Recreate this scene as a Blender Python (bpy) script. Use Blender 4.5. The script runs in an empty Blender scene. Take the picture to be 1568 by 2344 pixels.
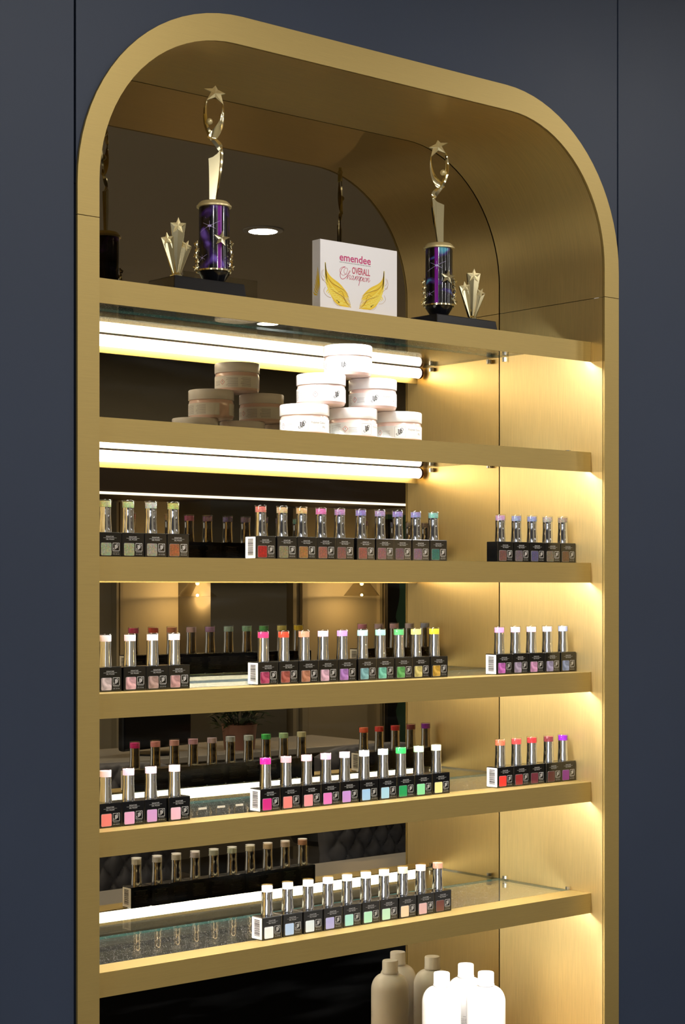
import bpy, bmesh, math, random
from mathutils import Vector, Matrix
random.seed(7)
PI = math.pi
SC = bpy.context.scene
COL = SC.collection

# ------------------------------------------------------------------ camera
F_PX, D, HZ = 4113.0, 2.0, 1.55          # focal length in px of the 1568x2344 frame, distance to wall, eye height
CAX, CAD = (0.7631, 0.6463), (-0.6463, 0.7631)
cam = bpy.data.cameras.new('camera'); camo = bpy.data.objects.new('camera', cam); COL.objects.link(camo)
camo.location = (0, -D, HZ)
camo.rotation_euler = (PI / 2, 0, -math.atan2(0.6463, 0.7631))
cam.sensor_fit = 'AUTO'; cam.sensor_width = 36; cam.lens = F_PX / 2344 * 36
cam.shift_y = (1346 - 1172) / 2344; cam.clip_start = 0.05; cam.clip_end = 60
SC.camera = camo
# ------------------------------------------------------------------ world, exposure
SC.view_settings.view_transform = 'Standard'; SC.view_settings.look = 'None'
SC.view_settings.gamma = 1; SC.view_settings.use_curve_mapping = False
SC.view_settings.exposure = 0.0
W = bpy.data.worlds.new('world'); SC.world = W; W.use_nodes = True
W.node_tree.nodes['Background'].inputs[0].default_value = (1.0, 0.97, 0.92, 1)
W.node_tree.nodes['Background'].inputs[1].default_value = 0.5
TUBE_POWER = 66.0
DOWN_POWER = 16.5
DAY_FILL_POWER = 28.0
SC.cycles.use_denoising = True
SC.cycles.max_bounces = 10; SC.cycles.transparent_max_bounces = 24
SC.cycles.diffuse_bounces = 4; SC.cycles.glossy_bounces = 6
SC.cycles.sample_clamp_indirect = 4.0
SC.cycles.caustics_reflective = True; SC.cycles.blur_glossy = 0.3

MIR = 0.2416                                # depth of the mirror plane
def plane_x(u, y):                           # X of the point seen at column u on a plane of depth y
    a = (u - 784) / F_PX
    return (D + y) / (CAD[0]*a + CAD[1]) * (CAX[0]*a + CAX[1])
def mir_x(u, y):                             # X of the point seen at column u in the mirror, standing at depth y
    return plane_x(u, 2*MIR - y)
def mir_t(u, y):
    a = (u - 784) / F_PX
    return (D + 2*MIR - y) / (CAD[0]*a + CAD[1])
def mir_z(u, v, y):
    return HZ + (1346 - v) / F_PX * mir_t(u, y)

# ------------------------------------------------------------------ materials
def lin(c):
    return tuple(((x/255)/12.92 if x/255 <= 0.04045 else ((x/255+0.055)/1.055)**2.4) for x in c) + (1,)
def nodes(m):
    m.use_nodes = True; return m.node_tree.nodes, m.node_tree.links
def mat(name, rgb=None, metal=0, rough=0.5, spec=0.5, coat=0, emis=None, es=0, sss=0):
    m = bpy.data.materials.new(name); n, l = nodes(m); b = n['Principled BSDF']
    if rgb: b.inputs['Base Color'].default_value = lin(rgb)
    b.inputs['Metallic'].default_value = metal; b.inputs['Roughness'].default_value = rough
    b.inputs['Specular IOR Level'].default_value = spec; b.inputs['Coat Weight'].default_value = coat
    if emis: b.inputs['Emission Color'].default_value = lin(emis); b.inputs['Emission Strength'].default_value = es
    return m
def N(n, kind, **kw):
    x = n.new(kind)
    for k, v in kw.items(): setattr(x, k, v)
    return x
def noisy(m, scale=40, stretch=(1, 1, 1), amt=0.06, rough_amt=0.06, bump=0.0, detail=4):
    n, l = nodes(m); b = n['Principled BSDF']
    tc = N(n, 'ShaderNodeTexCoord'); mp = N(n, 'ShaderNodeMapping'); mp.inputs['Scale'].default_value = stretch
    nz = N(n, 'ShaderNodeTexNoise'); nz.inputs['Scale'].default_value = scale; nz.inputs['Detail'].default_value = detail
    l.new(tc.outputs['Object'], mp.inputs[0]); l.new(mp.outputs[0], nz.inputs['Vector'])
    c = b.inputs['Base Color'].default_value[:]
    cr = N(n, 'ShaderNodeValToRGB')
    cr.color_ramp.elements[0].position = 0.3; cr.color_ramp.elements[1].position = 0.7
    cr.color_ramp.elements[0].color = tuple(x*(1-amt) for x in c[:3]) + (1,)
    cr.color_ramp.elements[1].color = tuple(min(1, x*(1+amt)) for x in c[:3]) + (1,)
    l.new(nz.outputs['Fac'], cr.inputs[0]); l.new(cr.outputs[0], b.inputs['Base Color'])
    r = b.inputs['Roughness'].default_value
    mr = N(n, 'ShaderNodeMapRange'); mr.inputs['To Min'].default_value = r-rough_amt; mr.inputs['To Max'].default_value = r+rough_amt
    l.new(nz.outputs['Fac'], mr.inputs['Value']); l.new(mr.outputs[0], b.inputs['Roughness'])
    if bump:
        bp = N(n, 'ShaderNodeBump'); bp.inputs['Strength'].default_value = bump; bp.inputs['Distance'].default_value = 0.001
        l.new(nz.outputs['Fac'], bp.inputs['Height']); l.new(bp.outputs[0], b.inputs['Normal'])
    return m

BRASS = noisy(mat('satin_brass', (172, 149, 90), metal=0.6, rough=0.45), 25, (1, 1, 60), 0.05, 0.05)
BRASS_IN = noisy(mat('brushed_brass_lining', (242, 214, 150), metal=0.86, rough=0.40), 22, (1, 40, 1), 0.06, 0.06)
BLUE = noisy(mat('navy_wall_paint', (45, 55, 74), rough=0.5, spec=0.3), 3.0, (1, 1, 1), 0.06, 0.05, 0.03)
DARK = mat('dark_gap', (22, 18, 16), rough=0.8)
BLACKGLOSS = mat('black_carton', (9, 9, 10), rough=0.12, spec=0.55)
BLACKLAC = mat('black_lacquer', (14, 15, 20), rough=0.18, coat=0.4)
CHROME = noisy(mat('chrome', (232, 234, 240), metal=1, rough=0.07), 85, (1, 1, 0.8), 0.01, 0.01, 0.35, 1)
GOLDC = mat('gold_chrome', (240, 228, 184), metal=1, rough=0.12)
GOLDM = mat('gold_chrome_satin', (224, 208, 156), metal=0.5, rough=0.32)
STEEL = mat('steel_peg', (200, 200, 200), metal=1, rough=0.2)
WHITEP = mat('white_plastic', (244, 242, 244), rough=0.22)
WHITEL = mat('white_paper', (240, 240, 240), rough=0.55)
WHITEA = mat('white_acrylic', (238, 234, 234), rough=0.25)
PINKB = mat('pink_powder_plastic', (246, 214, 206), rough=0.18, coat=0.5)
INK = mat('black_ink', (22, 22, 26), rough=0.5)
INKS = mat('silver_ink', (190, 190, 192), rough=0.35, metal=0.3)
INKG = mat('grey_ink', (120, 118, 122), rough=0.6)
REDINK = mat('red_ink', (205, 50, 60), rough=0.5)
PINKINK = mat('magenta_ink', (205, 35, 115), rough=0.4)
CRIMSON = mat('crimson_ink', (200, 40, 85), rough=0.4)
YEL = mat('yellow_ink', (244, 205, 40), rough=0.5)
YEL2 = mat('pale_yellow_ink', (250, 226, 90), rough=0.5)
OCH = mat('ochre_ink', (176, 128, 22), rough=0.5)

def glass_mat(name, tint, dust=0.0, ior=1.5):
    m = bpy.data.materials.new(name); n, l = nodes(m); n.clear()
    out = N(n, 'ShaderNodeOutputMaterial'); tr = N(n, 'ShaderNodeBsdfTransparent'); tr.inputs[0].default_value = tint
    gl = N(n, 'ShaderNodeBsdfGlossy'); gl.inputs['Roughness'].default_value = 0.0
    geo = N(n, 'ShaderNodeNewGeometry'); mx = N(n, 'ShaderNodeMapRange')
    mx.inputs['To Min'].default_value = ior; mx.inputs['To Max'].default_value = 1/ior
    l.new(geo.outputs['Backfacing'], mx.inputs['Value'])
    fr = N(n, 'ShaderNodeFresnel'); l.new(mx.outputs[0], fr.inputs['IOR'])
    ms = N(n, 'ShaderNodeMixShader'); l.new(fr.outputs[0], ms.inputs[0]); l.new(tr.outputs[0], ms.inputs[1]); l.new(gl.outputs[0], ms.inputs[2])
    last = ms
    if dust:
        tc = N(n, 'ShaderNodeTexCoord'); vo = N(n, 'ShaderNodeTexVoronoi'); vo.inputs['Scale'].default_value = 420
        l.new(tc.outputs['Object'], vo.inputs['Vector'])
        lt = N(n, 'ShaderNodeMath', operation='LESS_THAN'); lt.inputs[1].default_value = 0.22; l.new(vo.outputs['Distance'], lt.inputs[0])
        sx = N(n, 'ShaderNodeSeparateColor'); l.new(vo.outputs['Color'], sx.inputs[0])
        mu = N(n, 'ShaderNodeMath', operation='MULTIPLY'); l.new(lt.outputs[0], mu.inputs[0]); l.new(sx.outputs[0], mu.inputs[1])
        m2 = N(n, 'ShaderNodeMath', operation='MULTIPLY_ADD'); m2.inputs[1].default_value = dust; m2.inputs[2].default_value = dust*0.04
        l.new(mu.outputs[0], m2.inputs[0])
        df = N(n, 'ShaderNodeBsdfDiffuse'); df.inputs[0].default_value = (0.75, 0.70, 0.62, 1)
        ma = N(n, 'ShaderNodeMixShader'); l.new(m2.outputs[0], ma.inputs[0]); l.new(ms.outputs[0], ma.inputs[1]); l.new(df.outputs[0], ma.inputs[2])
        last = ma
    l.new(last.outputs[0], out.inputs[0]); return m
GLASS = glass_mat('shelf_glass', (0.90, 0.94, 0.92, 1), 0.38)
CLEAR = glass_mat('clear_plastic', (0.96, 0.96, 0.96, 1))
SHADEG = glass_mat('lamp_shade_glass', (0.80, 0.76, 0.66, 1))
GEDGE = mat('glass_edge', (28, 62, 58), rough=0.1, spec=0.6)

def mirror_mat():
    m = bpy.data.materials.new('tinted_mirror'); n, l = nodes(m); n.clear()
    out = N(n, 'ShaderNodeOutputMaterial'); gl = N(n, 'ShaderNodeBsdfGlossy')
    gl.inputs['Color'].default_value = (0.245, 0.210, 0.150, 1); gl.inputs['Roughness'].default_value = 0.0
    df = N(n, 'ShaderNodeBsdfDiffuse'); df.inputs[0].default_value = (0.5, 0.52, 0.56, 1)
    tc = N(n, 'ShaderNodeTexCoord'); mp = N(n, 'ShaderNodeMapping'); mp.inputs['Scale'].default_value = (3, 1, 22); mp.inputs['Rotation'].default_value = (0, 0.12, 0)
    nz = N(n, 'ShaderNodeTexNoise'); nz.inputs['Scale'].default_value = 1.6; nz.inputs['Detail'].default_value = 6
    l.new(tc.outputs['Object'], mp.inputs[0]); l.new(mp.outputs[0], nz.inputs['Vector'])
    mr = N(n, 'ShaderNodeMapRange'); mr.inputs['From Min'].default_value = 0.52; mr.inputs['From Max'].default_value = 0.8
    mr.inputs['To Min'].default_value = 0.0; mr.inputs['To Max'].default_value = 0.004; l.new(nz.outputs['Fac'], mr.inputs['Value'])
    ms = N(n, 'ShaderNodeMixShader'); l.new(mr.outputs[0], ms.inputs[0]); l.new(gl.outputs[0], ms.inputs[1]); l.new(df.outputs[0], ms.inputs[2])
    l.new(ms.outputs[0], out.inputs[0]); return m
MIRROR = mirror_mat()

def emit(name, rgb, s):
    m = bpy.data.materials.new(name); n, l = nodes(m); n.clear()
    out = N(n, 'ShaderNodeOutputMaterial'); e = N(n, 'ShaderNodeEmission'); e.inputs[0].default_value = rgb; e.inputs[1].default_value = s
    l.new(e.outputs[0], out.inputs[0]); return m
TUBE = emit('led_tube_light', (1.0, 0.965, 0.92, 1), TUBE_POWER)
DOWNL = emit('downlight_glow', (1.0, 0.93, 0.82, 1), 14)
BULB = emit('bulb_glow', (1.0, 0.75, 0.42, 1), 30)
STRIPL = emit('led_strip_glow', (1.0, 0.97, 0.92, 1), 7)

_cm = {}
def colour(rgb, kind='flat'):
    k = (tuple(rgb), kind)
    if k in _cm: return _cm[k]
    m = mat('swatch_' + kind, rgb, rough=0.35, coat=0.3)
    n, l = nodes(m); b = n['Principled BSDF']; c = lin(rgb)
    if kind == 'glitter':
        tc = N(n, 'ShaderNodeTexCoord'); vo = N(n, 'ShaderNodeTexVoronoi'); vo.inputs['Scale'].default_value = 900
        nz = N(n, 'ShaderNodeTexNoise'); nz.inputs['Scale'].default_value = 260; nz.inputs['Detail'].default_value = 3
        l.new(tc.outputs['Object'], vo.inputs['Vector']); l.new(tc.outputs['Object'], nz.inputs['Vector'])
        mx = N(n, 'ShaderNodeMix', data_type='RGBA', blend_type='OVERLAY'); mx.inputs[0].default_value = 0.55
        mx.inputs[6].default_value = c; l.new(vo.outputs['Color'], mx.inputs[7])
        m2 = N(n, 'ShaderNodeMix', data_type='RGBA', blend_type='MIX'); l.new(nz.outputs['Fac'], m2.inputs[0])
        l.new(mx.outputs[2], m2.inputs[6]); m2.inputs[7].default_value = tuple(x*0.45 for x in c[:3]) + (1,)
        l.new(m2.outputs[2], b.inputs['Base Color']); b.inputs['Metallic'].default_value = 0.35; b.inputs['Roughness'].default_value = 0.3
    if kind == 'pearl':
        tc = N(n, 'ShaderNodeTexCoord'); mp = N(n, 'ShaderNodeMapping'); mp.inputs['Rotation'].default_value = (0, 0.7, 0)
        wv = N(n, 'ShaderNodeTexNoise'); wv.inputs['Scale'].default_value = 62; wv.inputs['Distortion'].default_value = 1.2
        l.new(tc.outputs['Object'], mp.inputs[0]); l.new(mp.outputs[0], wv.inputs['Vector'])
        cr = N(n, 'ShaderNodeValToRGB'); e = cr.color_ramp.elements
        e[0].position = 0.36; e[0].color = tuple(x*0.55 for x in c[:3]) + (1,)
        e[1].position = 0.66; e[1].color = tuple(min(1, x*1.35+0.1) for x in c[:3]) + (1,)
        l.new(wv.outputs['Fac'], cr.inputs[0]); l.new(cr.outputs[0], b.inputs['Base Color']); b.inputs['Metallic'].default_value = 0.25
    _cm[k] = m; return m

# ------------------------------------------------------------------ mesh helpers
def me(bm, name, smooth=False, mats=()):
    bmesh.ops.recalc_face_normals(bm, faces=bm.faces)
    d = bpy.data.meshes.new(name); bm.to_mesh(d); bm.free()
    if smooth:
        for p in d.polygons: p.use_smooth = True
        try: d.set_sharp_from_angle(angle=math.radians(38))
        except Exception: pass
    for m in mats: d.materials.append(m)
    return d
def link(name, data, parent=None, loc=(0, 0, 0), m=None, rz=0):
    o = bpy.data.objects.new(name, data); COL.objects.link(o); o.parent = parent; o.location = loc; o.rotation_euler = (0, 0, rz)
    if m is not None:
        if len(data.materials) == 0: data.materials.append(m)
        o.material_slots[0].link = 'OBJECT'; o.material_slots[0].material = m
    return o
def thing(name, label, cat, loc=(0, 0, 0), rz=0, group=None):
    o = bpy.data.objects.new(name, None); COL.objects.link(o); o.location = loc; o.rotation_euler = (0, 0, rz)
    o.empty_display_size = 0.05
    return tag(o, label, cat, group)
def tag(o, label, cat, group=None):
    o['label'] = label; o['category'] = cat
    if group: o['group'] = group
    return o
def struct(o):
    o['kind'] = 'structure'; return o
def add_box(bm, x0, x1, y0, y1, z0, z1, bev=0):
    r = bmesh.ops.create_cube(bm, size=1)
    vs = r['verts']
    for v in vs: v.co = Vector(((x0+x1)/2 + v.co.x*(x1-x0), (y0+y1)/2 + v.co.y*(y1-y0), (z0+z1)/2 + v.co.z*(z1-z0)))
    if bev:
        es = list({e for v in vs for e in v.link_edges})
        bmesh.ops.bevel(bm, geom=es, offset=bev, segments=2, profile=0.5, affect='EDGES')
def box_me(name, *a, bev=0, mats=()):
    bm = bmesh.new(); add_box(bm, *a, bev=bev); return me(bm, name, False, mats)
def add_lathe(bm, prof, seg=32, at=(0, 0), cap=True):
    rings = []
    for r, z in prof:
        rings.append([bm.verts.new((at[0]+r*math.cos(2*PI*i/seg), at[1]+r*math.sin(2*PI*i/seg), z)) for i in range(seg)] if r > 1e-6 else [bm.verts.new((at[0], at[1], z))])
    for a, b in zip(rings, rings[1:]):
        for i in range(seg):
            j = (i+1) % seg
            if len(a) > 1 and len(b) > 1: bm.faces.new((a[i], a[j], b[j], b[i]))
            elif len(a) > 1: bm.faces.new((a[i], a[j], b[0]))
            elif len(b) > 1: bm.faces.new((a[0], b[j], b[i]))
    if cap:
        for r in (rings[0], rings[-1]):
            if len(r) > 1: bm.faces.new(r)
def lathe_me(name, prof, seg=32, mats=()):
    bm = bmesh.new(); add_lathe(bm, prof, seg); return me(bm, name, True, mats)
def add_tube(bm, pts, r, seg=8):
    pts = [Vector(p) for p in pts]; rings = []
    for i, p in enumerate(pts):
        d = (pts[min(i+1, len(pts)-1)] - pts[max(i-1, 0)]).normalized()
        up = Vector((0, 0, 1)) if abs(d.z) < 0.9 else Vector((1, 0, 0))
        s = d.cross(up).normalized(); t = s.cross(d)
        rr = r[i] if isinstance(r, (list, tuple)) else r
        rings.append([bm.verts.new(p + s*rr*math.cos(2*PI*k/seg) + t*rr*math.sin(2*PI*k/seg)) for k in range(seg)])
    for a, b in zip(rings, rings[1:]):
        for k in range(seg): bm.faces.new((a[k], a[(k+1) % seg], b[(k+1) % seg], b[k]))
    bm.faces.new(rings[0]); bm.faces.new(rings[-1])
def add_prism(bm, poly, y0, y1):              # polygon in x,z pushed along y
    a = [bm.verts.new((x, y0, z)) for x, z in poly]; b = [bm.verts.new((x, y1, z)) for x, z in poly]
    bm.faces.new(a); bm.faces.new(b[::-1])
    for i in range(len(poly)):
        j = (i+1) % len(poly); bm.faces.new((a[i], b[i], b[j], a[j]))
def smoothpath(pts, k=6):
    out = []; P = [pts[0]] + list(pts) + [pts[-1]]
    for i in range(1, len(P)-2):
        for s in range(k):
            t = s/k
            out.append(tuple(0.5*((2*P[i][c]) + (-P[i-1][c]+P[i+1][c])*t + (2*P[i-1][c]-5*P[i][c]+4*P[i+1][c]-P[i+2][c])*t*t + (-P[i-1][c]+3*P[i][c]-3*P[i+1][c]+P[i+2][c])*t**3) for c in range(len(pts[0]))))
    out.append(tuple(pts[-1])); return out
def add_stroke(bm, pts, w, y=0.0, taper=False):   # flat ribbon drawn in x,z
    n = len(pts); L = []
    for i, p in enumerate(pts):
        a, b = pts[max(i-1, 0)], pts[min(i+1, n-1)]
        dx, dz = b[0]-a[0], b[1]-a[1]; q = math.hypot(dx, dz) or 1
        ww = w*(math.sin(PI*min(0.97, max(0.03, i/(n-1))))**0.7) if taper else w
        ox, oz = -dz/q*ww/2, dx/q*ww/2
        L.append((bm.verts.new((p[0]+ox, y, p[1]+oz)), bm.verts.new((p[0]-ox, y, p[1]-oz))))
    for (a, b), (c, d) in zip(L, L[1:]): bm.faces.new((a, b, d, c))
_tc = {}
def text_polys(s, off=0.0):
    """outline of a string in the built-in font: verts and polygons in x,y"""
    k_ = (s, off)
    if k_ not in _tc:
        c = bpy.data.curves.new('t', 'FONT'); c.body = s; c.resolution_u = 3; c.offset = off
        o = bpy.data.objects.new('t', c); COL.objects.link(o)
        bpy.context.view_layer.update()
        m = bpy.data.meshes.new_from_object(o.evaluated_get(bpy.context.evaluated_depsgraph_get()))
        vs = [tuple(v.co[:2]) for v in m.vertices]; fs = [tuple(p.vertices) for p in m.polygons]
        bpy.data.objects.remove(o); bpy.data.curves.remove(c); bpy.data.meshes.remove(m); _tc[k_] = (vs, fs)
    return _tc[k_]
def add_text(bm, s, x0, x1, z0, z1, y=0.0, shear=0.0, off=0.0):
    """string fitted to x0..x1, with its box height z0..z1"""
    vs, fs = text_polys(s, off)
    ax0 = min(v[0] for v in vs); ax1 = max(v[0] for v in vs); az0 = min(v[1] for v in vs); az1 = max(v[1] for v in vs)
    out = []
    for x, z in vs:
        fz = (z-az0)/(az1-az0); fx = (x-ax0)/(ax1-ax0)
        out.append(bm.verts.new((x0+(x1-x0)*fx + shear*fz*(z1-z0), y, z0+(z1-z0)*fz)))
    for f in fs:
        try: bm.faces.new([out[i] for i in f])
        except ValueError: pass
def add_rect(bm, x0, x1, z0, z1, y=0.0):
    bm.faces.new([bm.verts.new(p) for p in ((x0, y, z0), (x1, y, z0), (x1, y, z1), (x0, y, z1))])
def add_logo(bm, cx, cz, s, y=0.0, frame=True, fw=0.05):
    """monogram: L and D with two long curls in a thin square frame, s = frame size"""
    def P(l): return [(cx+a*s, cz+b*s) for a, b in l]
    if frame:
        h = 0.5; w = fw*s
        for a, b in (((-h, -h), (h, -h)), ((h, -h), (h, h)), ((h, h), (-h, h)), ((-h, h), (-h, -h))):
            add_stroke(bm, P([a, b]), w, y)
    w = 0.085*s
    add_stroke(bm, P([(-0.17, 0.27), (-0.17, -0.14)]), w, y)
    add_stroke(bm, P([(-0.25, 0.27), (-0.09, 0.27)]), w*0.5, y); add_stroke(bm, P([(-0.2, -0.16), (0.03, -0.16)]), w*0.7, y)
    add_stroke(bm, P([(-0.03, 0.27), (-0.03, -0.28)]), w, y); add_stroke(bm, P([(0.08, 0.32), (0.08, -0.14)]), w, y)
    add_stroke(bm, [(cx+s*(0.08+0.13*math.sin(t)), cz+s*(0.04+0.17*math.cos(t))) for t in [PI*i/12 for i in range(13)]], w*0.9, y)
    add_stroke(bm, smoothpath(P([(0.02, 0.30), (0.14, 0.38), (0.27, 0.35), (0.33, 0.24), (0.28, 0.14)]), 4), w*0.55, y)
    add_stroke(bm, smoothpath(P([(-0.12, -0.22), (-0.24, -0.33), (-0.36, -0.30), (-0.38, -0.19), (-0.30, -0.14)]), 4), w*0.55, y)

# ------------------------------------------------------------------ the room (setting)
XL, XR = -1.6, 9.0
YF = -5.6
CEIL = 2.8
FLOORM = noisy(mat('stone_floor', (122, 115, 106), rough=0.35), 6)
CEILM = mat('ceiling_paint', (225, 218, 204), rough=0.8)
BEIGE = noisy(mat('greige_wall', (176, 167, 144), rough=0.6), 5, amt=0.03)
GREYW = mat('grey_pier_paint', (112, 106, 92), rough=0.6)
WHITET = mat('white_laminate', (214, 210, 204), rough=0.3)
BLACKP = mat('black_plastic', (16, 16, 18), rough=0.35)
BROWNP = mat('dark_brown_panel', (58, 44, 28), rough=0.5)
struct(link('floor', box_me('floor', XL, XR, YF, 0.6, -0.1, 0.0, mats=[FLOORM])))
struct(link('ceiling', box_me('ceiling', XL, XR, YF, 0.6, CEIL, CEIL+0.1, mats=[CEILM])))

# arch geometry (x, height above floor)
OX0, OX1, OT, OR = 1.2413, 2.2965, HZ+0.794, 0.268
IX0, IX1, IT, IR = 1.2746, 2.2612, HZ+0.7548, 0.222
SEAM = HZ + 0.484
ZB = HZ - 0.835                                 # bottom of the niche
def arch(x0, x1, top, r, zb, seg=20):
    p = [(x1, zb)]
    for i in range(seg+1):
        a = PI/2*i/seg; p.append((x1-r+r*math.cos(a), top-r+r*math.sin(a)))
    for i in range(seg+1):
        a = PI/2 + PI/2*i/seg; p.append((x0+r+r*math.cos(a), top-r+r*math.sin(a)))
    p.append((x0, zb)); return p
G = 0.0035                                     # panel joint
bm = bmesh.new()
add_box(bm, XL, OX0-G, 0, 0.03, 0, CEIL); add_box(bm, OX1+G, XR, 0, 0.03, 0, CEIL)
o_arc = arch(OX0, OX1, OT, OR, 0.0)
# spandrel panel above the arch and the panel under the niche
up = [p for p in arch(OX0+0.004, OX1-0.004, OT-0.004, OR-0.002, OT-OR)]
poly = [(OX1, CEIL), (OX1, OT-OR)] + up[1:-1] + [(OX0, OT-OR), (OX0, CEIL)]
bw = 42
arc = up[1:-1]
def strip_faces(bm, lower, zt, y0, y1):
    a = [bm.verts.new((x, y0, z)) for x, z in lower]; b = [bm.verts.new((x, y0, zt)) for x, z in lower]
    c = [bm.verts.new((x, y1, z)) for x, z in lower]
    for i in range(len(lower)-1):
        bm.faces.new((a[i], a[i+1], b[i+1], b[i])); bm.faces.new((a[i], c[i], c[i+1], a[i+1]))
strip_faces(bm, [(OX1, OT-OR)] + arc + [(OX0, OT-OR)], CEIL, 0, 0.03)
add_box(bm, OX0, OX1, 0, 0.03, 0, ZB-0.035)
add_box(bm, OX0-0.01, OX0+0.012, 0.006, 0.0295, OT-OR, CEIL); add_box(bm, OX1-0.012, OX1+0.01, 0.006, 0.0295, 0, CEIL); add_box(bm, OX0-0.01, OX0+0.012, 0.006, 0.0295, 0, OT-OR)
struct(link('wall_back', me(bm, 'wall_back', False, [BLUE])))
struct(link('wall_front', box_me('wall_front', XL, XR, YF-0.1, YF, 0, CEIL, mats=[BEIGE])))
WY0, WY1, WZ0, WZ1 = -5.2, -1.6, 0.15, 1.95   # unseen window added in the left wall, sized to brighten the chrome caps
bm = bmesh.new(); add_box(bm, XL-0.1, XL, YF, WY0, 0, CEIL); add_box(bm, XL-0.1, XL, WY1, 0.03, 0, CEIL); add_box(bm, XL-0.1, XL, WY0, WY1, 0, WZ0); add_box(bm, XL-0.1, XL, WY0, WY1, WZ1, CEIL)
struct(link('wall_left', me(bm, 'wall_left', False, [mat('dark_plaster', (58, 56, 58), rough=0.8)])))
bm = bmesh.new()
for yy in (WY0+0.03, WY0+0.9, WY0+1.8, WY0+2.7, WY1-0.03): add_box(bm, XL-0.06, XL+0.01, yy-0.03, yy+0.03, WZ0, WZ1)
for zz in (WZ0+0.03, WZ1-0.03): add_box(bm, XL-0.06, XL+0.01, WY0, WY1, zz-0.03, zz+0.03)
struct(link('added_window_1', me(bm, 'added_window_1', False, [mat('added_window_frame', (24, 24, 26), rough=0.4)])))  # frame bars added to give dark stripes in the chrome reflections
L = bpy.data.lights.new('added_daylight', 'AREA'); L.shape = 'RECTANGLE'; L.size = WZ1-WZ0; L.size_y = WY1-WY0; L.energy = DAY_FILL_POWER; L.color = (0.92, 0.96, 1.0)  # area light added in the opening, bright in the chrome caps
lo = bpy.data.objects.new('added_daylight', L); COL.objects.link(lo); lo.location = (XL-0.09, (WY0+WY1)/2, (WZ0+WZ1)/2); lo.rotation_euler = (0, -PI/2, 0)
struct(link('wall_right', box_me('wall_right', XR, XR+0.1, YF, 0.03, 0, CEIL, mats=[BEIGE])))

# ------------------------------------------------------------------ the niche
niche = thing('display_niche', 'tall arched brass-lined niche with tinted mirror back set into the navy wall', 'niche', (0, 0, 0))
def ring(outer, inner, y0, y1):
    bm = bmesh.new(); n = len(outer)
    V = [[bm.verts.new((x, y, z)) for x, z in pl] for pl in (outer, inner) for y in (y0, y1)]
    of, ob, jf, jb = V
    for i in range(n-1):
        bm.faces.new((of[i], of[i+1], jf[i+1], jf[i])); bm.faces.new((ob[i], jb[i], jb[i+1], ob[i+1]))
        bm.faces.new((of[i], ob[i], ob[i+1], of[i+1])); bm.faces.new((jf[i], jf[i+1], jb[i+1], jb[i]))
    for i in (0, n-1): bm.faces.new((of[i], jf[i], jb[i], ob[i]))
    return bm
S1 = 0.0005
oa = arch(OX0, OX1, OT, OR, SEAM+S1); ia = arch(IX0, IX1, IT, IR, SEAM+S1)
link('arch_trim', me(ring(oa, ia, -0.004, 0.0), 'arch_trim', False, [BRASS]), niche)
for a, b in ((OX0, IX0), (IX1, OX1)):
    link('side_trim', box_me('side_trim', a, b, -0.004, 0.0, ZB-0.035, SEAM-S1, mats=[BRASS]), niche)
link('bottom_trim', box_me('bottom_trim', IX0, IX1, -0.004, 0.0, ZB-0.035, ZB, mats=[BRASS]), niche)
LB = MIR - 0.0013
la = arch(IX0-0.0025, IX1+0.0025, IT+0.0025, IR+0.0025, SEAM+S1); lb = arch(IX0, IX1, IT, IR, SEAM+S1)
o = link('arch_lining', me(ring(la, lb, 0.0012, LB), 'arch_lining', True, [BRASS_IN]), niche)
for a, b in ((IX0-0.0025, IX0), (IX1, IX1+0.0025)):
    link('side_lining', box_me('side_lining', a, b, 0.0012, LB, ZB, SEAM-S1, mats=[BRASS_IN]), niche)
tag(link('base_shelf', box_me('base_shelf', IX0+0.0005, IX1-0.0005, 0.0012, LB, ZB-0.018, ZB, bev=0.0006, mats=[BRASS_IN])), 'brass bottom board of the niche, under the large white bottles', 'shelf')
bm = bmesh.new()                               # dark carcass just outside the lining, shows only in the joints
ca = arch(IX0-0.012, IX1+0.012, IT+0.012, IR+0.012, ZB-0.02); cb = arch(IX0-0.0032, IX1+0.0032, IT+0.0032, IR+0.0032, ZB-0.02)
link('carcass', me(ring(ca, cb, 0.0302, MIR+0.006), 'carcass', False, [DARK]), niche)
m_arc = arch(IX0-0.003, IX1+0.003, IT+0.003, IR+0.003, ZB-0.003)
bm = bmesh.new(); add_prism(bm, m_arc, MIR, MIR+0.005)
link('mirror', me(bm, 'mirror', False, [MIRROR]), niche)

# ------------------------------------------------------------------ shelves
SHZ = [HZ+0.4115, HZ+0.2270, HZ+0.0420, HZ-0.1407, HZ-0.3245, HZ-0.5108]
FY = 0.026; LIP = 0.045; FH = 0.0330; GT = 0.004
gx0, gx1 = IX0+0.001, IX1-0.001
bm = bmesh.new()                               # fascia and lip, one folded brass strip
fx1 = IX1-0.0003
prof = [(FY, 0), (FY+LIP, 0), (FY+LIP, -0.001), (FY+0.002, -0.001), (FY+0.002, -FH), (FY, -FH)]
a = [bm.verts.new((gx0, y, z)) for y, z in prof]; b = [bm.verts.new((fx1, y, z)) for y, z in prof]
bm.faces.new(a); bm.faces.new(b[::-1])
for i in range(6): bm.faces.new((a[i], b[i], b[(i+1) % 6], a[(i+1) % 6]))
FASC = me(bm, 'fascia', False, [BRASS])
bm = bmesh.new(); add_box(bm, gx0, gx1, FY+0.003, MIR-0.0006, -0.001-GT, -0.0011)
bm.normal_update()
for f in bm.faces:
    if abs(f.normal.z) < 0.5: f.material_index = 1
PANE = me(bm, 'glass_pane', False, [GLASS, GEDGE])
TR = 0.0092; TY = 0.043; TZ = -0.001-GT-0.0012-TR
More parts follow.
